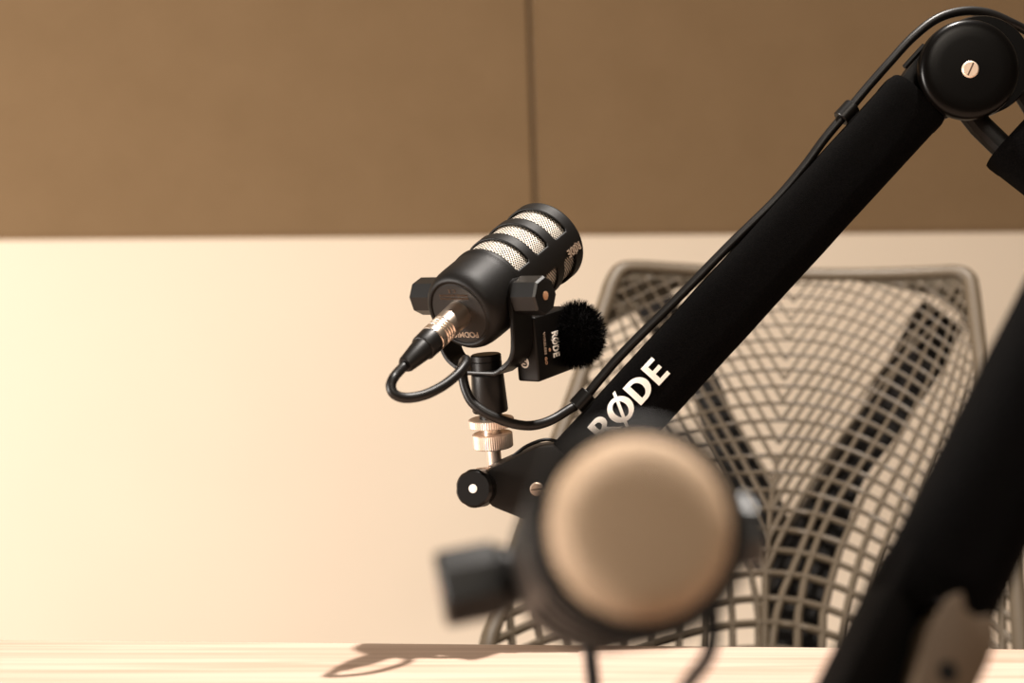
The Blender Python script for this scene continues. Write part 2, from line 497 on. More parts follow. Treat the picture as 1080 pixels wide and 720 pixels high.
# black support behind the lattice: two arms merging into a stem
def ribbon(bm, L, Rr, off, th):
    rings = []
    for (xl, yl), (xr, yr) in zip(L, Rr):
        xm, ym = (xl + xr) / 2, (yl + yr) / 2
        d = chair_d(xm, ym) + off
        a, b = P(xl, yl, d), P(xr, yr, d)
        back = Vector((0, th, 0))
        ins = (b - a) * 0.05
        rings.append([bm.verts.new(p) for p in (a + ins * 0.3 + back * 0.25, a + ins, b - ins, b - ins * 0.3 + back * 0.25, b + back - ins, a + back + ins)])
    grid_faces(bm, rings, True, True, True)
def sm2(pts, n=5): return [(p.x, p.y) for p in smooth_path([Vector((x, y, 0)) for x, y in pts], n)]
bm = bmesh.new()
ribbon(bm, sm2([(975, 318), (935, 388), (893, 460), (860, 516), (834, 560), (815, 605), (803, 650), (800, 700), (800, 780)]),
       sm2([(1020, 345), (994, 396), (946, 464), (914, 507), (893, 566), (881, 606), (873, 650), (871, 700), (871, 780)]), 0.06, 0.03)
obj('back_support', bm, M_CHAIRB, chair, 40)
bm = bmesh.new()
ribbon(bm, sm2([(664, 322), (697, 362), (727, 401), (736, 436), (750, 471), (765, 506), (782, 550), (795, 600)]),
       sm2([(708, 308), (737, 356), (760, 401), (775, 436), (795, 471), (818, 508), (834, 550), (846, 600)]), 0.062, 0.028)
obj('back_support', bm, M_CHAIRB, chair, 40)
# seat, column and star base (under the table line)
cx = 0.295
bm = bmesh.new(); box(bm, Matrix.Translation((cx, 1.26, 0.46)) @ Matrix.Rotation(-0.03, 4, 'Z'), -0.25, 0.25, -0.24, 0.22, -0.04, 0.035, 0.03, 4); obj('seat', bm, M_SEAT, chair)
bm = bmesh.new(); tube(bm, smooth_path([(cx, 1.28, 0.40), (cx, 1.46, 0.41), P(835, 770, 1.48), P(836, 720, 1.50)], 8), 0.026, 12, flat=0.6); obj('back_bracket', bm, M_CHAIRB, chair)
bm = bmesh.new(); lathe(bm, Matrix.Translation((cx, 1.28, 0)), [(0.08, 0.03), (0.28, 0.03), (0.281, 0.02), (0.43, 0.02)], 24); obj('gas_column', bm, M_FELT, chair)
bm = bmesh.new()
for i in range(5):
    a = 2 * PI * i / 5 + 0.3
    tube(bm, [(cx, 1.28, 0.11), (cx + 0.15 * math.cos(a), 1.28 + 0.15 * math.sin(a), 0.10), (cx + 0.3 * math.cos(a), 1.28 + 0.3 * math.sin(a), 0.075)], [0.03, 0.024, 0.018], 10)
obj('star_base', bm, M_CHAIRB, chair)
for i in range(5):
    a = 2 * PI * i / 5 + 0.3
    bm = bmesh.new(); lathe(bm, Matrix.Translation((cx + 0.3 * math.cos(a) - 0.022, 1.28 + 0.3 * math.sin(a), 0.03)) @ Matrix.Rotation(PI / 2, 4, 'Y'), [(0, 0.026), (0.003, 0.03), (0.041, 0.03), (0.044, 0.026)], 20)
    obj('caster', bm, M_CHAIRB, chair)

# ------------------------------------------------------------------ podcast microphone (built twice)
BODY_L = 0.126
def knob_prof(h): return [(0, 0.0105), (0.0, 0.0122), (0.0015, 0.0132), (h - 0.002, 0.0132), (h, 0.0118)]
def make_mic(root, B, A, Kh, yoke_dir, front_mat, detail=True):
    """B back centre, A axis to the front, Kh knob axis, yoke_dir where the bracket points"""
    A = Vector(A).normalized(); K = Vector(Kh); K = (K - A * K.dot(A)).normalized(); N = K.cross(A)
    # frame: x = K, y = N?, z = A   (K x N must equal A)
    F = frame(B, K, -N, A) if K.cross(N).dot(A) < 0 else frame(B, K, N, A)
    def surf(s, r, phi): return B + A * s + (N * math.cos(phi) + K * math.sin(phi)) * r
    # shell with slots
    def r_at(s): return 0.0303 + (s - 0.0355) * 0.011
    bm = bmesh.new()
    seg = 144
    prof = [(0.0, 0.0225), (0.0, 0.0243), (0.0010, 0.0259), (0.0030, 0.0274), (0.0060, 0.0285), (0.010, 0.0291), (0.016, 0.0294), (0.028, 0.0296), (0.0335, 0.0297), (0.0345, 0.0302)]
    s = 0.0355
    while s < 0.1122: prof.append((s, r_at(s))); s += 0.00085
    prof += [(0.1128, 0.0312), (0.1140, 0.0307), (0.1148, 0.0296), (0.1151, 0.0276), (0.1148, 0.0250)]
    slots = [(0.0380, 0.0545), (0.0625, 0.0790), (0.0870, 0.1035)]
    def cut(s, ph):
        a = math.degrees(ph)
        a = (a + 180) % 360 - 180
        b = abs(a)
        if b < 66: half, cen = 66, 0
        elif b > 95: half, cen = 85, 180
        else: return False
        u = (b - cen) * PI / 180 * 0.030; hu = half * PI / 180 * 0.030
        for s0, s1 in slots:
            hs = (s1 - s0) / 2; q = 0.004
            dx = max(0, abs(u) - (hu - q)); dy = max(0, abs(s - (s0 + s1) / 2) - (hs - q))
            if dx * dx + dy * dy < q * q and abs(u) < hu and abs(s - (s0 + s1) / 2) < hs: return True
        return False
    rings = [[bm.verts.new(surf(sv, r, 2 * PI * j / seg)) for j in range(seg)] for sv, r in prof]
    for i in range(len(prof) - 1):
        sm = (prof[i][0] + prof[i + 1][0]) / 2
        for j in range(seg):
            k = (j + 1) % seg
            if 0.0355 < sm < 0.112 and cut(sm, 2 * PI * (j + 0.5) / seg): continue
            bm.faces.new((rings[i][j], rings[i][k], rings[i + 1][k], rings[i + 1][j]))
    # inner lip so that the shell has a wall
    bmesh.ops.recalc_face_normals(bm, faces=bm.faces)
    for v in list(bm.verts):
        if not v.link_faces: bm.verts.remove(v)
    body = obj('body', bm, M_BLACK, root, 40)
    so = body.modifiers.new('wall', 'SOLIDIFY'); so.thickness = 0.0016; so.offset = -1
    # grille cylinder
    bm = bmesh.new(); uvl = bm.loops.layers.uv.new('UVMap'); g = 96
    gr = [[bm.verts.new(surf(sv, 0.02855, 2 * PI * j / g)) for j in range(g)] for sv in (0.036, 0.05, 0.07, 0.09, 0.1075)]
    ss = (0.036, 0.05, 0.07, 0.09, 0.1075)
    for i in range(4):
        for j in range(g):
            k = (j + 1) % g
            f = bm.faces.new((gr[i][j], gr[i][k], gr[i + 1][k], gr[i + 1][j]))
            uvs = [(j, ss[i]), (j + 1, ss[i]), (j + 1, ss[i + 1]), (j, ss[i + 1])]
            for l, (uu, vv) in zip(f.loops, uvs): l[uvl].uv = (uu * 2 * PI * 0.02855 / g, vv)
    gp = obj('side_grille', bm, M_MESH, root, 40); gp['label'] = 'silver woven mesh behind the slots'
    # front dome
    bm = bmesh.new(); uvl = bm.loops.layers.uv.new('UVMap')
    dp = [(0.1085, 0.0253), (0.1150, 0.0252), (0.1172, 0.0247), (0.1194, 0.0236), (0.1213, 0.0220), (0.1226, 0.0203), (0.1234, 0.0188), (0.1238, 0.015), (0.1241, 0.008), (0.1242, 0.0006)]
    gr = [[bm.verts.new(surf(sv, r, 2 * PI * j / g)) for j in range(g)] for sv, r in dp]
    for i in range(len(dp) - 1):
        for j in range(g):
            k = (j + 1) % g
            f = bm.faces.new((gr[i][j], gr[i][k], gr[i + 1][k], gr[i + 1][j]))
            for l, (ii, jj) in zip(f.loops, ((i, j), (i, k), (i + 1, k), (i + 1, j))):
                rr = dp[ii][1] + (0.1145 - min(0.1145, dp[ii][0])) * 1.0
                l[uvl].uv = (rr * math.cos(2 * PI * jj / g), rr * math.sin(2 * PI * jj / g))
    bm.faces.new(gr[-1])
    fp = obj('front_grille', bm, front_mat, root, 40)
    # back plate with its printing
    bm = bmesh.new(); lathe(bm, F, [(0.0022, 0.0228), (0.0008, 0.0224), (0.0008, 0.0216), (0.0003, 0.0211)], 64, True, True)
    bp = obj('back_plate', bm, M_PLATE, root, 40)
    if detail:
        # lettering stands upside down, read from behind: right = -K reversed, up = -N
        Ft = frame(B + A * 0.0001 - N * 0.0155, -K, -N, -A)
        bm = text_bm('PODMIC', 0.0058, Ft, 0.0002, 0.00006, 1.0); o = sub('print', bm, M_GREYP, bp, root, 0)
        Ft = frame(B + A * 0.0001 + N * 0.0170, -K, -N, -A)
        bm = text_bm('C  E', 0.0035, Ft, 0.0002); 
        merge(bm, text_bm('DYNAMIC MICROPHONE', 0.0021, frame(B + A * 0.0001 + N * 0.0138, -K, -N, -A), 0.0002))
        merge(bm, text_bm('DESIGNED IN AUSTRALIA', 0.0021, frame(B + A * 0.0001 + N * 0.0114, -K, -N, -A), 0.0002))
        sub('print', bm, M_DIMP, bp, root, 0)
        # logo on the bridge between the slots, reads along the axis
        ph = math.radians(81)
        nn = N * math.cos(ph) + K * math.sin(ph); tt = -N * math.sin(ph) + K * math.cos(ph)
        o0 = B + A * 0.1095 + nn * (r_at(0.10) - 0.0001) + tt * 0.003
        Fl = frame(o0, -A, -tt, nn)
        if Fl.to_3x3().determinant() < 0: Fl = frame(o0, -A, tt, nn)
        sub('print', logo_bm(Fl, 0.0056, 0.92, 0.00045), M_GREYP, body, root, 0)
    # yoke
    D = Vector(yoke_dir); D = (D - K * D.dot(K)).normalized()
    Q = B + A * 0.027
    W = K.cross(D).normalized()
    wy = 0.011
    half = 0.0318
    path = [Q + K * half - D * 0.012, Q + K * half, Q + K * half + D * 0.027, Q + K * (half - 0.004) + D * 0.0415, Q + K * (half - 0.015) + D * 0.050, Q + K * 0.012 + D * 0.052]
    full = smooth_path(path, 6) + [Q + D * 0.052]
    full = full + [p - K * 2 * (p - Q).dot(K) for p in reversed(full[:-1])]
    bm = bmesh.new(); rings = []
    n = len(full)
    for i, p in enumerate(full):
        t = (full[min(i + 1, n - 1)] - full[max(i - 1, 0)]).normalized()
        nrm = t.cross(W).normalized(); th = 0.0017
        h = (p - Q).dot(D); w = wy if h < 0.03 else wy * (1 - 0.18 * (h - 0.03) / 0.025)
        if h < 0: w = wy * math.sqrt(max(0.05, 1 - (h / 0.0125) ** 2))
        rings.append([bm.verts.new(p + W * (w * a) + nrm * (th * b)) for a, b in ((-1, -.6), (-.94, -1), (.94, -1), (1, -.6), (1, .6), (.94, 1), (-.94, 1), (-1, .6))])
    grid_faces(bm, rings, True, True, True)
    yk = obj('yoke', bm, M_BLACKP, root, 40)
    for sg in (1, -1):
        bm = bmesh.new()
        x, y, z = ortho(K * sg, A)
        Fk = frame(Q + K * sg * (half + 0.0015), x, y, z)
        lathe(bm, Fk @ Matrix.Rotation(PI / 8, 4, 'Z'), [(0, 0.011), (0.0012, 0.0132), (0.0190, 0.0132), (0.0205, 0.0120)], 8)
        kb = obj('knob', bm, M_KNOB, root, 20)
        bm = bmesh.new(); lathe(bm, Fk, [(0.0202, 0.0029), (0.0208, 0.0029), (0.0210, 0.0022)], 20)
        sub('pin', bm, M_PIN, kb, root, 40)
        bm = bmesh.new(); lathe(bm, frame(Q + K * sg * 0.0265, x, y, z), [(0, 0.0095), (half - 0.0265 - 0.001, 0.0085)], 28)
        obj('pivot_boss', bm, M_BLACK, root, 40)
    # mount collar under the yoke
    x, y, z = ortho(D, K)
    Fm = frame(Q, x, y, z)
    bm = bmesh.new(); lathe(bm, Fm, [(0.0400, 0.0095), (0.0408, 0.0105), (0.0445, 0.0105), (0.0449, 0.0102), (0.0453, 0.0106), (0.0505, 0.0106)], 40)
    obj('mount_cap', bm, M_BLACKP, root, 30)
    bm = bmesh.new(); lathe(bm, Fm, [(0.0537, 0.0108), (0.0543, 0.0112), (0.0790, 0.0124), (0.0803, 0.0118), (0.0805, 0.0080), (0.0870, 0.0080)], 40)
    obj('mount_sleeve', bm, M_BLACKP, root, 30)
    return Q, D, K, N, A

# far microphone
Bk = P(484, 331, 0.95)
A1 = Vector((0.540, 0.720, 0.480)).normalized(); K1 = Vector((0.821, -0.570, 0))
yd = Vector((0.165, 0.07, -1))
m1 = thing('podcast_microphone', 'black microphone with silver mesh slots on the boom tip, tilted up and seen from behind', 'microphone', P(520, 440, 0.96))
Q1, D1, K1, N1, A1 = make_mic(m1, Bk, A1, K1, yd, M_MESH)

# ------------------------------------------------------------------ wireless clip microphone
nearE = P(566, 369, 0.962)          # middle of the near edge
Wv = Vector((0.57, 0.80, 0.19)).normalized()
Dn = Vector((0.06, 0.13, -1)); Dn = (Dn - Wv * Dn.dot(Wv)).normalized()
Sv = Wv.cross(Dn); 
if Sv.x > 0: Sv = -Sv
wm = thing('wireless_microphone', 'small black wireless transmitter box with a furry windshield clipped beside the silver-meshed microphone', 'microphone', nearE - Vector((0, 0, 0.022)))
Fw = frame(nearE, Wv, Dn, Sv)
bm = bmesh.new(); box(bm, Fw, 0, 0.045, -0.0225, 0.0225, 0, 0.018, 0.0022, 3); tbody = obj('transmitter', bm, M_BLACKP, wm, 30)
bm = bmesh.new(); box(bm, Fw, 0.006, 0.040, -0.008, 0.008, 0.018, 0.0215, 0.001); obj('clip', bm, M_BLACKP, wm, 30)
# lettering runs down the face: right = Dn, up = Wv
nf = -Sv
def face_frame(w, dn): return frame(nearE + Wv * w + Dn * dn + nf * 0.0001, Dn, Wv, Dn.cross(Wv))
if Dn.cross(Wv).dot(nf) < 0:
    def face_frame(w, dn): return frame(nearE + Wv * w + Dn * dn + nf * 0.0001, Dn, Wv, nf)
sub('print', logo_bm(face_frame(0.0195, -0.0085), 0.0076, 0.73, 0.0003), M_WHITE, tbody, wm, 0)
sub('print', text_bm('WIRELESS', 0.0036, face_frame(0.0100, -0.0025), 0.0003, 0.00003), M_GREYP, tbody, wm, 0)
sub('print', text_bm('GO', 0.0036, face_frame(0.0100, 0.0095), 0.0003), M_PIN, tbody, wm, 0)
bm = bmesh.new(); lathe(bm, face_frame(0.0155, 0.003), [(0, 0.0012), (0.0003, 0.0012)], 16); sub('indicator', bm, M_PIN, tbody, wm, 0)
# square mark on the narrow side: plate with a dark S slash
sf = -Wv
Fs = frame(nearE + Sv * 0.0105 + Dn * 0.009 + sf * 0.0001, -Sv, -Dn, sf)
bm = bmesh.new(); prism(bm, Fs, [(x * 0.0033, y * 0.0040) for x, y in arcpts(0, 0, 1, 1, 0, 360, 20)[:-1]], 0, 0.0003); mk = sub('emblem', bm, M_WHITE, tbody, wm, 0)
bm = bmesh.new()
tube(bm, [Fs @ (p * 0.0020 + Vector((0, 0, 0.00035))) for p in smooth_path([Vector((0.75, 0.9, 0)), Vector((-0.5, 1.0, 0)), Vector((-0.6, 0.2, 0)), Vector((0.6, -0.2, 0)), Vector((0.5, -1.0, 0)), Vector((-0.75, -0.9, 0))], 5)], 0.0005, 6)
merge(mk_b := bmesh.new(), bm)
sub('emblem', mk_b, M_BLACKP, tbody, wm, 0)
# windshield: core and strands
bm = bmesh.new()
fc = P(609, 353, 0.994)
b2 = bmesh.new(); bmesh.ops.create_icosphere(b2, subdivisions=3, radius=0.0165); merge(bm, b2, Matrix.Translation(fc) @ Matrix.Diagonal((1.0, 1.0, 1.22, 1)))
for i in range(5200):
    u = random.uniform(-1, 1); th = random.uniform(0, 2 * PI); q = math.sqrt(1 - u * u)
    n = Vector((q * math.cos(th), q * math.sin(th), u))
    tang = n.cross(Vector((random.gauss(0, 1), random.gauss(0, 1), random.gauss(0, 1)))).normalized()
    L = random.uniform(0.004, 0.0075)
    p0 = fc + Vector((n.x, n.y, n.z * 1.22)) * 0.0155; p1 = p0 + n * L * 0.6 + tang * L * 0.25; p2 = p0 + n * L + tang * L * random.uniform(0.35, 0.75)
    w = n.cross(tang) * 0.00022
    a, b, c, d, e = bm.verts.new(p0 - w), bm.verts.new(p0 + w), bm.verts.new(p1 + w * .8), bm.verts.new(p1 - w * .8), bm.verts.new(p2)
    bm.faces.new((a, b, c, d)); bm.faces.new((d, c, e))
ws = obj('fur_windshield', bm, M_FUR, wm, 0); ws['label'] = 'fluffy black fur windshield'

# ------------------------------------------------------------------ boom arm (in focus)
e1 = Vector((0.735, -0.26, -0.675)).normalized()
q0 = P(1063, 148, 1.005); q1 = q0 + e1 * 0.50
boom = thing('boom_arm', 'black sleeved boom arm with white lettering rising diagonally to the round joint', 'microphone arm', (q1.x + 0.04, q1.y, TABLE_Z), 'sleeved boom arms')
def arm_sleeve(bm, p0, p1, hw, ht, seg=36, open_end=True, bulge=0.0):
    """padded sleeve of oval section; width across in the picture plane, ht half-depth"""
    ax = (p1 - p0).normalized(); dep = Vector((0, 1, 0)); dep = (dep - ax * dep.dot(ax)).normalized(); wd = ax.cross(dep)
    L = (p1 - p0).length
    st = [(0.0, .80), (0.0, .93), (0.003, 1.0), (0.02, 1.0)] + [(L * k / 14, 1.0 + bulge * math.sin(PI * k / 14) + 0.006 * math.sin(k * 2.3)) for k in range(2, 13)] + [(L - 0.012, 1.01), (L - 0.010, 1.025), (L - 0.003, 1.03), (L, 1.0), (L, .86), (L - 0.012, .84)]
    rings = []
    for s, f in st:
        ring = []
        for j in range(seg):
            a = 2 * PI * j / seg; ca, sa = math.cos(a), math.sin(a)
            e = 0.62
            ring.append(bm.verts.new(p0 + ax * s + wd * (hw * f * math.copysign(abs(ca) ** e, ca)) + dep * (ht * f * math.copysign(abs(sa) ** e, sa))))
        rings.append(ring)
    grid_faces(bm, rings, True, True, True)
    return ax, wd, dep
# centre line from (607,508) to (967,103)
s0 = P(604, 500, 0.968); s1 = P(965.5, 106, 1.000)
bm = bmesh.new(); hw = 0.0238; ht = 0.019
ax, wd, dep = arm_sleeve(bm, s0, s1, hw, ht)
sleeve = obj('sleeve', bm, M_SLEEVE, boom, 40)
# lettering on the sleeve face
upv = wd if wd.z > 0 else -wd
if upv.x > 0: upv = -upv
start = P(634, 468, 0.975)
u0 = (start - s0).dot(ax); v0 = (start - s0).dot(upv)
def bend(co):
    # the sleeve's oval section
    w = max(-1, min(1, (v0 + co.y) / hw)); c = abs(w) ** (1 / 0.62); dd = ht * (max(0, 1 - c * c)) ** 0.31
    return Vector((u0 + co.x, v0 + co.y, dd + 0.0003 + co.z))
Fs_ = frame(s0, ax, upv, -dep)
lg = sub('lettering', logo_bm(Fs_, 0.0166, 1.21, 0.00025, bend), M_WHITE, sleeve, boom, 0)
lg['label'] = 'white letters on the black sleeve'
# lower bracket: two cheeks and a web, in the picture plane
def poly_at(pts, d): return [(P(x, y, d).x, P(x, y, d).z) for x, y in pts]
Fxz = Matrix(((1, 0, 0, 0), (0, 0, 1, 0), (0, 1, 0, 0), (0, 0, 0, 1)))   # (x, z, y)
bm = bmesh.new()
prism(bm, Fxz, poly_at([(508, 500), (520, 491), (545, 480), (566, 470), (584, 468), (604, 488), (632, 535), (612, 566), (590, 562), (549, 545), (519, 533), (508, 520)], 0.955), 0.947, 0.984, 0.003)
obj('end_bracket', bm, M_BLACK, boom, 30)
def slot_screw(root, parent, c, n, r, h=0.0015, rot=0.0, mt=None):
    x, y, z = ortho(n, (1, 0, 0))
    Fq = frame(c, x, y, z) @ Matrix.Rotation(rot, 4, 'Z')
    bm = bmesh.new(); lathe(bm, Fq, [(0, r), (h * 0.6, r), (h, r * 0.85)], 28)
    o = obj('screw', bm, mt or M_SCREW, root, 30)
    bm = bmesh.new(); box(bm, Fq, -r * 0.82, r * 0.82, -r * 0.09, r * 0.09, h, h + 0.0001)
    sub('slot', bm, M_SLOT, o, root, 0)
slot_screw(boom, None, P(566, 515.5, 0.947), (0, -1, 0), 0.0046, 0.0016, 0.12)
# small cable wire over the bracket
bm = bmesh.new(); tube(bm, smooth_path([P(541, 481, 0.966), P(556, 470, 0.962), P(575, 463.5, 0.962), P(592, 466, 0.965)], 8), 0.0012, 8); obj('spring_wire', bm, M_BLACKP, boom, 40)
# tip: swivel knob, nickel clevis, thumb wheels
kn = Vector((-0.28, -0.93, 0.06)).normalized()
x, y, z = ortho(kn, (1, 0, 0))
Fk = frame(P(508, 514, 0.957), x, y, z)
bm = bmesh.new()
prof = [(-0.002, 0.0118), (0.0, 0.0128), (0.016, 0.0128), (0.0185, 0.0112)]
rings = []
for zz, r in prof:
    rings.append([bm.verts.new(Fk @ Vector((r * (1 - 0.035 * max(0, math.cos(6 * a)) ** 2) * math.cos(a), r * (1 - 0.035 * max(0, math.cos(6 * a)) ** 2) * math.sin(a), zz))) for a in [2 * PI * j / 72 for j in range(72)]])
grid_faces(bm, rings, True, True, True)
kb = obj('swivel_knob', bm, M_BLACKP, boom, 30)
bm = bmesh.new(); lathe(bm, Fk, [(0.0183, 0.0029), (0.0188, 0.0029), (0.0190, 0.0024)], 20); sub('pin', bm, M_WHITE, kb, boom, 40)
upT = -D1
tipc = P(519, 505, 0.962)
x, y, z = ortho(upT, (1, 0, 0))
tb = Q1 + D1 * 0.0840              # under the microphone's mount sleeve
Ft = frame(tb, x, y, -z) if False else frame(tb, x, -y, D1)
bm = bmesh.new(); lathe(bm, Ft, [(0.0008, 0.0150), (0.0014, 0.0158), (0.0062, 0.0158), (0.0068, 0.0150)], 120, knurl=0.018); o = obj('lock_wheel', bm, M_COPPER, boom, 25)
bm = bmesh.new(); lathe(bm, Ft, [(0.0068, 0.0062), (0.0080, 0.0062), (0.0082, 0.0070), (0.0112, 0.0070)], 32); obj('thread_stud', bm, M_SILVER, boom, 30)
bm = bmesh.new(); lathe(bm, Ft, [(0.0110, 0.0128), (0.0117, 0.0140), (0.0208, 0.0140), (0.0215, 0.0132)], 120, knurl=0.018); obj('thumb_wheel', bm, M_COPPER, boom, 25)
bm = bmesh.new(); lathe(bm, Ft, [(0.0213, 0.0050), (0.0400, 0.0050)], 24)
obj('tip_stud', bm, M_COPPER, boom, 40)
bm = bmesh.new()
x2, y2, z2 = ortho((0.96, -0.2, 0.1), (0, 0, 1))
lathe(bm, frame(P(503, 507, 0.963), x2, y2, z2), [(0, 0.008), (0.0008, 0.0088), (0.017, 0.0088), (0.018, 0.008)], 32); obj('clevis', bm, M_COPPER, boom, 40)

# joint at the top
jc = P(1019, 75, 0.985)
Fj = frame(jc, Vector((1, 0, 0)), Vector((0, 0, 1)), Vector((0, -1, 0)))
R = 0.0345
bm = bmesh.new(); lathe(bm, Fj, [(0.0, R * .98), (0.001, R), (0.0050, R), (0.0068, R * .99), (0.0084, R * .965), (0.0096, R * .92), (0.0104, R * .86), (0.0109, R * .78), (0.0111, R * .6), (0.0112, R * .1)], 96)
cap = obj('joint_cap', bm, M_CAP, boom, 30)
slot_screw(boom, None, jc + Vector((-0.001, -0.0111, -0.001)), (0, -1, 0), 0.0058, 0.0018, 1.15, M_SCREW)
bm = bmesh.new(); lathe(bm, frame(jc + Vector((0.0118, 0.022, 0.0048)), Vector((1, 0, 0)), Vector((0, 0, 1)), Vector((0, -1, 0))), [(-0.006, R * 0.96), (-0.004, R), (0.019, R), (0.021, R * .97)], 96)
obj('joint_drum', bm, M_CAP, boom, 30)
# cheeks from sleeve to joint
bm = bmesh.new()
mid = s1 - ax * 0.02
prism(bm, Fxz, poly_at([(941, 96), (972, 54), (1005, 40), (1030, 110), (1000, 124), (968, 124)], 0.99), 0.993, 1.008, 0.002)
obj('joint_bracket', bm, M_BLACK, boom, 30)
bm = bmesh.new(); tube(bm, [P(954, 71, 0.988), P(975, 48, 0.988)], 0.002, 8); obj('spring_wire', bm, M_BLACKP, boom, 40)
# second segment going down to the right, out of the frame
bm = bmesh.new(); arm_sleeve(bm, q1, q0, 0.0215, 0.018); obj('sleeve', bm, M_SLEEVE, boom, 40)
bm = bmesh.new(); tube(bm, [P(1012, 105, 1.008), P(1034, 133, 1.008), q0 + e1 * 0.02 + Vector((-0.006, 0, -0.006))], [0.0085, 0.0085, 0.0085], 12); obj('arm_tube', bm, M_BLACK, boom, 30)
bm = bmesh.new(); tube(bm, [P(1062, 62, 1.008), P(1080, 98, 1.008), q0 + e1 * 0.03 + Vector((0.012, 0, 0.012))], [0.0075, 0.0075, 0.0075], 12); obj('arm_tube', bm, M_BLACK, boom, 30)
bx = boom.location
bm = bmesh.new(); tube(bm, [q1 - e1 * 0.01, q1 + e1 * 0.03, Vector((q1.x + 0.04, q1.y, TABLE_Z + 0.10))], 0.014, 14)
lathe(bm, Matrix.Translation((q1.x + 0.04, q1.y, TABLE_Z)), [(0, 0.03), (0.012, 0.03), (0.014, 0.016), (0.12, 0.016)], 32)
obj('table_mount', bm, M_BLACK, boom, 30)
boom.location  # base stays where the mount stands

# cable clips on the arm
def clip(px, py, d):
    bm = bmesh.new()
    c = P(px, py, d)
    lathe(bm, frame(c, wd, dep, ax) if wd.cross(dep).dot(ax) > 0 else frame(c, dep, wd, ax), [(-0.0065, 0.0040), (-0.0065, 0.0058), (-0.006, 0.0062), (0.006, 0.0062), (0.0065, 0.0058), (0.0065, 0.0040)], 20)
    box(bm, frame(c, -upv, dep, ax) if (-upv).cross(dep).dot(ax) > 0 else frame(c, dep, -upv, ax), -0.004, 0.010, -0.003, 0.003, -0.006, 0.006, 0.0006)
    obj('cable_clip', bm, M_BLACKP, boom, 30)
clip(614, 422, 0.968)
clip(893, 118.5, 0.995)

# ------------------------------------------------------------------ microphone cable (far)
cab = thing('microphone_cable', 'black cable with silver plug looping from the tilted microphone and along the boom arm', 'cable', P(415, 415, 0.89))
Ap = (A1 + Vector((-0.03, 0, 0.045))).normalized()          # the plug sags a little
Fx = frame(Bk, *ortho(-Ap, K1))
bm = bmesh.new()
lathe(bm, Fx, [(-0.002, 0.0085), (-0.001, 0.0092), (0.019, 0.0092), (0.0198, 0.0084), (0.0206, 0.0092), (0.0218, 0.0092), (0.0225, 0.0084), (0.0232, 0.0092), (0.0244, 0.0092), (0.0251, 0.0084), (0.0258, 0.0092), (0.0270, 0.0092), (0.0277, 0.0084), (0.0284, 0.0092), (0.0335, 0.0092), (0.0342, 0.0085)], 48)
plug = obj('plug', bm, M_SILVER, cab, 30); plug['label'] = 'silver plug shell with ridges'
bm = bmesh.new(); lathe(bm, Fx, [(0.0340, 0.0088), (0.0345, 0.0091), (0.0440, 0.0088), (0.0450, 0.0083), (0.0452, 0.0078), (0.0640, 0.0056), (0.0655, 0.0048)], 40)
for kx in range(4):
    a = kx * PI / 2 + 0.5
    box(bm, Fx @ Matrix.Rotation(a, 4, 'Z') @ Matrix.Rotation(-0.10, 4, 'Y'), 0.0040, 0.0098, -0.0016, 0.0016, 0.046, 0.0645, 0.0006)
obj('strain_relief', bm, M_RUBBER, cab, 30)
e = Bk - Ap * 0.064; e2 = Bk - Ap * 0.070
pts = [e, e2, P(415.5, 398, 0.890), P(412.3, 407, 0.887), P(416, 415.5, 0.886), P(428, 419.5, 0.888), P(447, 416.5, 0.893), P(466, 407.5, 0.903), P(481, 396, 0.914), P(490, 385, 0.923), P(491.5, 379, 0.932), P(488.5, 383, 0.940), P(488, 395, 0.940), P(491, 410, 0.938), P(498, 424, 0.936), P(511, 434.5, 0.934), P(527, 442, 0.935), P(545, 447.5, 0.940), P(562, 448.5, 0.948), P(580, 443.5, 0.956), P(598, 433, 0.963), P(614, 422, 0.968), P(635, 397, 0.970), P(660, 369, 0.972), P(717, 312, 0.977), P(770, 258, 0.982), P(817, 212, 0.988), P(847, 177, 0.991), P(870, 146, 0.993), P(893, 118.5, 0.995), P(915, 92, 0.997), P(938, 66, 0.998), P(962, 40, 1.0), P(988, 20, 1.003), P(1015, 12, 1.006), P(1040, 13.5, 1.008), P(1064, 23, 1.01), P(1090, 38, 1.012), P(1125, 72, 1.0), P(1160, 120, 0.985), P(1230, 200, 0.96), P(1330, 290, 0.93), P(1450, 400, 0.90), P(1590, 560, 0.88), P(1680, 660, 0.86), P(1760, 709, 0.86)]
bm = bmesh.new(); tube(bm, smooth_path(pts, 8), 0.0033, 14); obj('cord', bm, M_RUBBER, cab, 60)

# ------------------------------------------------------------------ foreground microphone (close to the camera)
fc_ = P(680, 552, 0.378)            # front centre
F2 = Vector((0.065, -0.97, 0.245)).normalized()
B2 = fc_ - F2 * 0.124
K2 = Vector((0.975, 0.045, 0.19))
m2 = thing('podcast_microphone', 'large blurred microphone in the foreground facing the viewer with a beige mesh front', 'microphone', fc_ - F2 * 0.1 - Vector((0, 0, 0.05)))
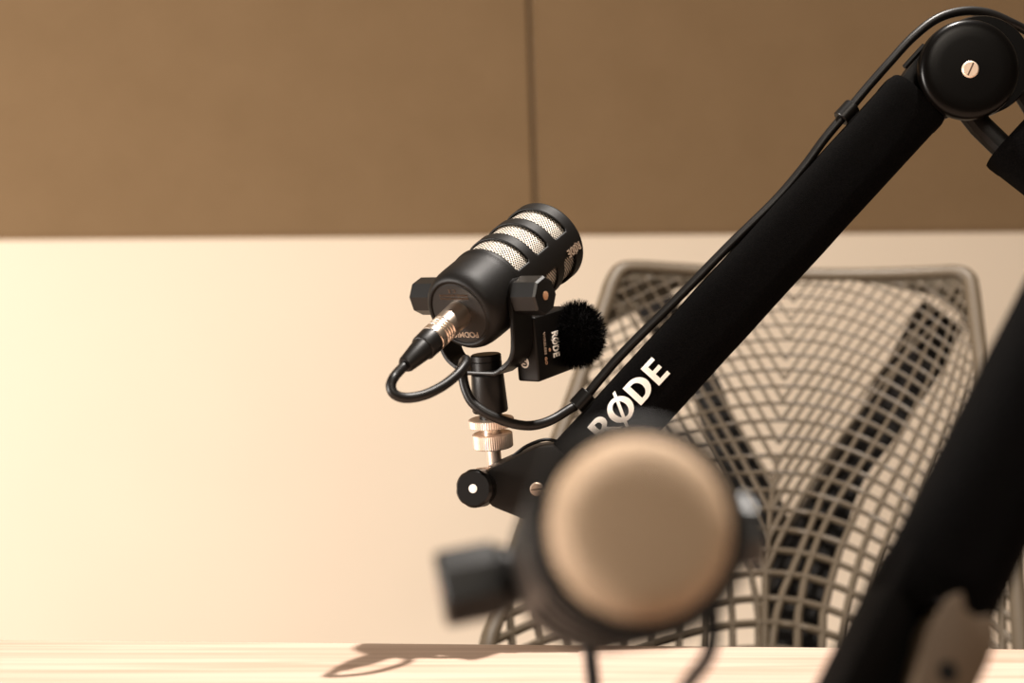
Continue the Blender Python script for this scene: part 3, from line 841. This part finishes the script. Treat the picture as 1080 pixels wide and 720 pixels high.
# knobs sit nearer the front third on this view: same body, the bracket folded back behind it
Q2, D2, *_r = make_mic(m2, B2, F2, K2, Vector((0.02, 0.98, -0.15)), M_MESHF, detail=False)
sx_ = Q2 + D2 * 0.092
stand = thing('microphone_stand', 'slim dark pole stand carrying the blurred foreground microphone', 'microphone stand', (P(625, 360, sx_.y).x, sx_.y, TABLE_Z))
bm = bmesh.new(); lathe(bm, Matrix.Translation(stand.location), [(0, 0.055), (0.008, 0.055), (0.012, 0.05), (0.014, 0.012), (0.03, 0.007)], 48); obj('base', bm, M_BLACK, stand, 30)
px_ = stand.location.x
bm = bmesh.new(); tube(bm, smooth_path([(px_, sx_.y, TABLE_Z + 0.012), (px_, sx_.y, TABLE_Z + 0.06), (px_, sx_.y, sx_.z - 0.045), (px_ * 0.6 + sx_.x * 0.4, sx_.y + 0.004, sx_.z - 0.012), tuple(sx_ - D2 * 0.004)], 8), 0.0028, 12); obj('pole', bm, M_BLACK, stand, 50)
c2 = thing('microphone_cable', 'thin blurred cable hanging beneath the right side of the foreground microphone', 'cable', P(715, 1000, 0.44))
bm = bmesh.new(); tube(bm, smooth_path([B2 - F2 * 0.004, B2 - F2 * 0.05, P(722, 545, 0.56), P(745, 580, 0.53), P(751, 625, 0.51), P(752, 668, 0.50), P(745, 695, 0.49), P(728, 718, 0.48), P(690, 780, 0.46), P(660, 900, 0.45), P(700, 1010, 0.46), P(800, 1024, 0.46)], 8), 0.0026, 10)
obj('cord', bm, M_MATTE, c2, 60)
bm = bmesh.new(); lathe(bm, frame(B2, *ortho(-F2, K2)), [(-0.001, 0.009), (0.03, 0.0092), (0.05, 0.006)], 24); obj('plug', bm, M_RUBBER, c2, 40)

# ------------------------------------------------------------------ foreground boom arm
a0 = P(972, 655, 0.52); a1 = P(1240, 112, 0.60)
fb = thing('boom_arm', 'blurred black boom arm crossing the right edge of the foreground with a grey bracket', 'microphone arm', (P(930, 760, 0.5).x, 0.5, TABLE_Z), 'sleeved boom arms')
bm = bmesh.new(); axf, wdf, depf = arm_sleeve(bm, a0 + (a1 - a0) * 0.0, a1, 0.0212, 0.019); obj('sleeve', bm, M_SLEEVE, fb, 40)
upf = wdf if wdf.x < 0 else -wdf           # to the upper left
Fb = frame(a0, axf, upf, axf.cross(upf))
fz = 1 if axf.cross(upf).y < 0 else -1      # side facing the viewer
bm = bmesh.new()
box(bm, Fb, -0.085, 0.02, 0.0085, 0.0205, -0.014, 0.014, 0.002)
box(bm, Fb, -0.085, 0.02, -0.0205, 0.0085, -0.012 , 0.008, 0.001) if fz > 0 else box(bm, Fb, -0.085, 0.02, -0.0205, 0.0085, -0.008, 0.012, 0.001)
obj('channel', bm, M_MATTE, fb, 30)
bm = bmesh.new()
zf = 0.0195 * fz
poly = [(-0.085, -0.0205), (-0.085, -0.004), (-0.03, -0.001), (-0.008, 0.0035), (0.006, 0.0030), (0.011, -0.001), (0.006, -0.005), (0.006, -0.010), (0.010, -0.0145), (0.004, -0.0190), (-0.006, -0.0205)]
prism(bm, Fb, poly, min(0.008 * fz, zf + 0.001 * fz), max(0.008 * fz, zf + 0.001 * fz), 0.001)
br = obj('bracket', bm, M_BRKT, fb, 30); br['label'] = 'grey bracket below the black sleeve'
bm = bmesh.new(); lathe(bm, Fb @ Matrix.Translation((-0.0170, -0.0085, zf + 0.0008 * fz)), [(-0.0006, 0.0036), (0.0006, 0.0036)], 20); sub('screw_hole', bm, M_BLACKP, br, fb, 0)
bl = a0 - axf * 0.085
bm = bmesh.new(); tube(bm, [a0 - axf * 0.075, bl - axf * 0.02, Vector((bl.x - 0.02, bl.y, TABLE_Z + 0.05)), Vector((bl.x - 0.02, bl.y, TABLE_Z))], 0.014, 14)
lathe(bm, Matrix.Translation((bl.x - 0.02, bl.y, TABLE_Z)), [(0, 0.03), (0.012, 0.03), (0.014, 0.017), (0.05, 0.017)], 32); obj('table_mount', bm, M_BLACK, fb, 30)
# upper end: joint, out of the frame
bm = bmesh.new(); lathe(bm, frame(a1 + axf * 0.03, Vector((1, 0, 0)), Vector((0, 0, 1)), Vector((0, -1, 0))), [(-0.02, 0.03), (-0.018, 0.034), (0.018, 0.034), (0.02, 0.03)], 48); obj('joint_cap', bm, M_CAP, fb, 30)

# ------------------------------------------------------------------ camera, lights, world
cam = bpy.data.cameras.new('camera'); co = bpy.data.objects.new('camera', cam); C.objects.link(co)
co.location = (0, 0, CZ); co.rotation_euler = (PI / 2, 0, 0)
cam.sensor_width = 36; cam.lens = 50; cam.clip_start = 0.012
cam.dof.use_dof = True; cam.dof.focus_distance = 0.985; cam.dof.aperture_fstop = 4.2
S.camera = co

def area(name, loc, target, size, power, col):
    l = bpy.data.lights.new(name, 'AREA'); l.shape = 'DISK'; l.size = size; l.energy = power; l.color = col
    o = bpy.data.objects.new(name, l); C.objects.link(o); o.location = loc
    o.rotation_euler = (Vector(target) - Vector(loc)).to_track_quat('-Z', 'Y').to_euler()
    return o
sl = bpy.data.lights.new('ceiling_downlight', 'SPOT'); sl.energy = 315; sl.color = (1, 0.93, 0.86); sl.spot_size = math.radians(72); sl.spot_blend = 0.35; sl.shadow_soft_size = 0.03
so_ = bpy.data.objects.new('ceiling_downlight', sl); C.objects.link(so_); so_.location = (0.32, 0.97, 2.75)
area('room_fill', (0.5, -1.6, 2.5), (0.1, 0.8, 0.9), 1.2, 31, (1, 0.89, 0.76))  # unseen soft fill, added behind the camera in place of room bounce
area('wall_lamp', (-2.3, 0.30, 0.95), (0.35, 2.5, 0.9), 0.7, 104, (1, 0.93, 0.86))
w = bpy.data.worlds.new('room_fill'); w.use_nodes = True; S.world = w
w.node_tree.nodes['Background'].inputs['Color'].default_value = (1.0, 0.80, 0.60, 1)
w.node_tree.nodes['Background'].inputs['Strength'].default_value = 0.09
S.view_settings.view_transform = 'Standard'; S.view_settings.look = 'None'
S.view_settings.exposure = 0.0; S.view_settings.gamma = 1; S.view_settings.use_curve_mapping = False
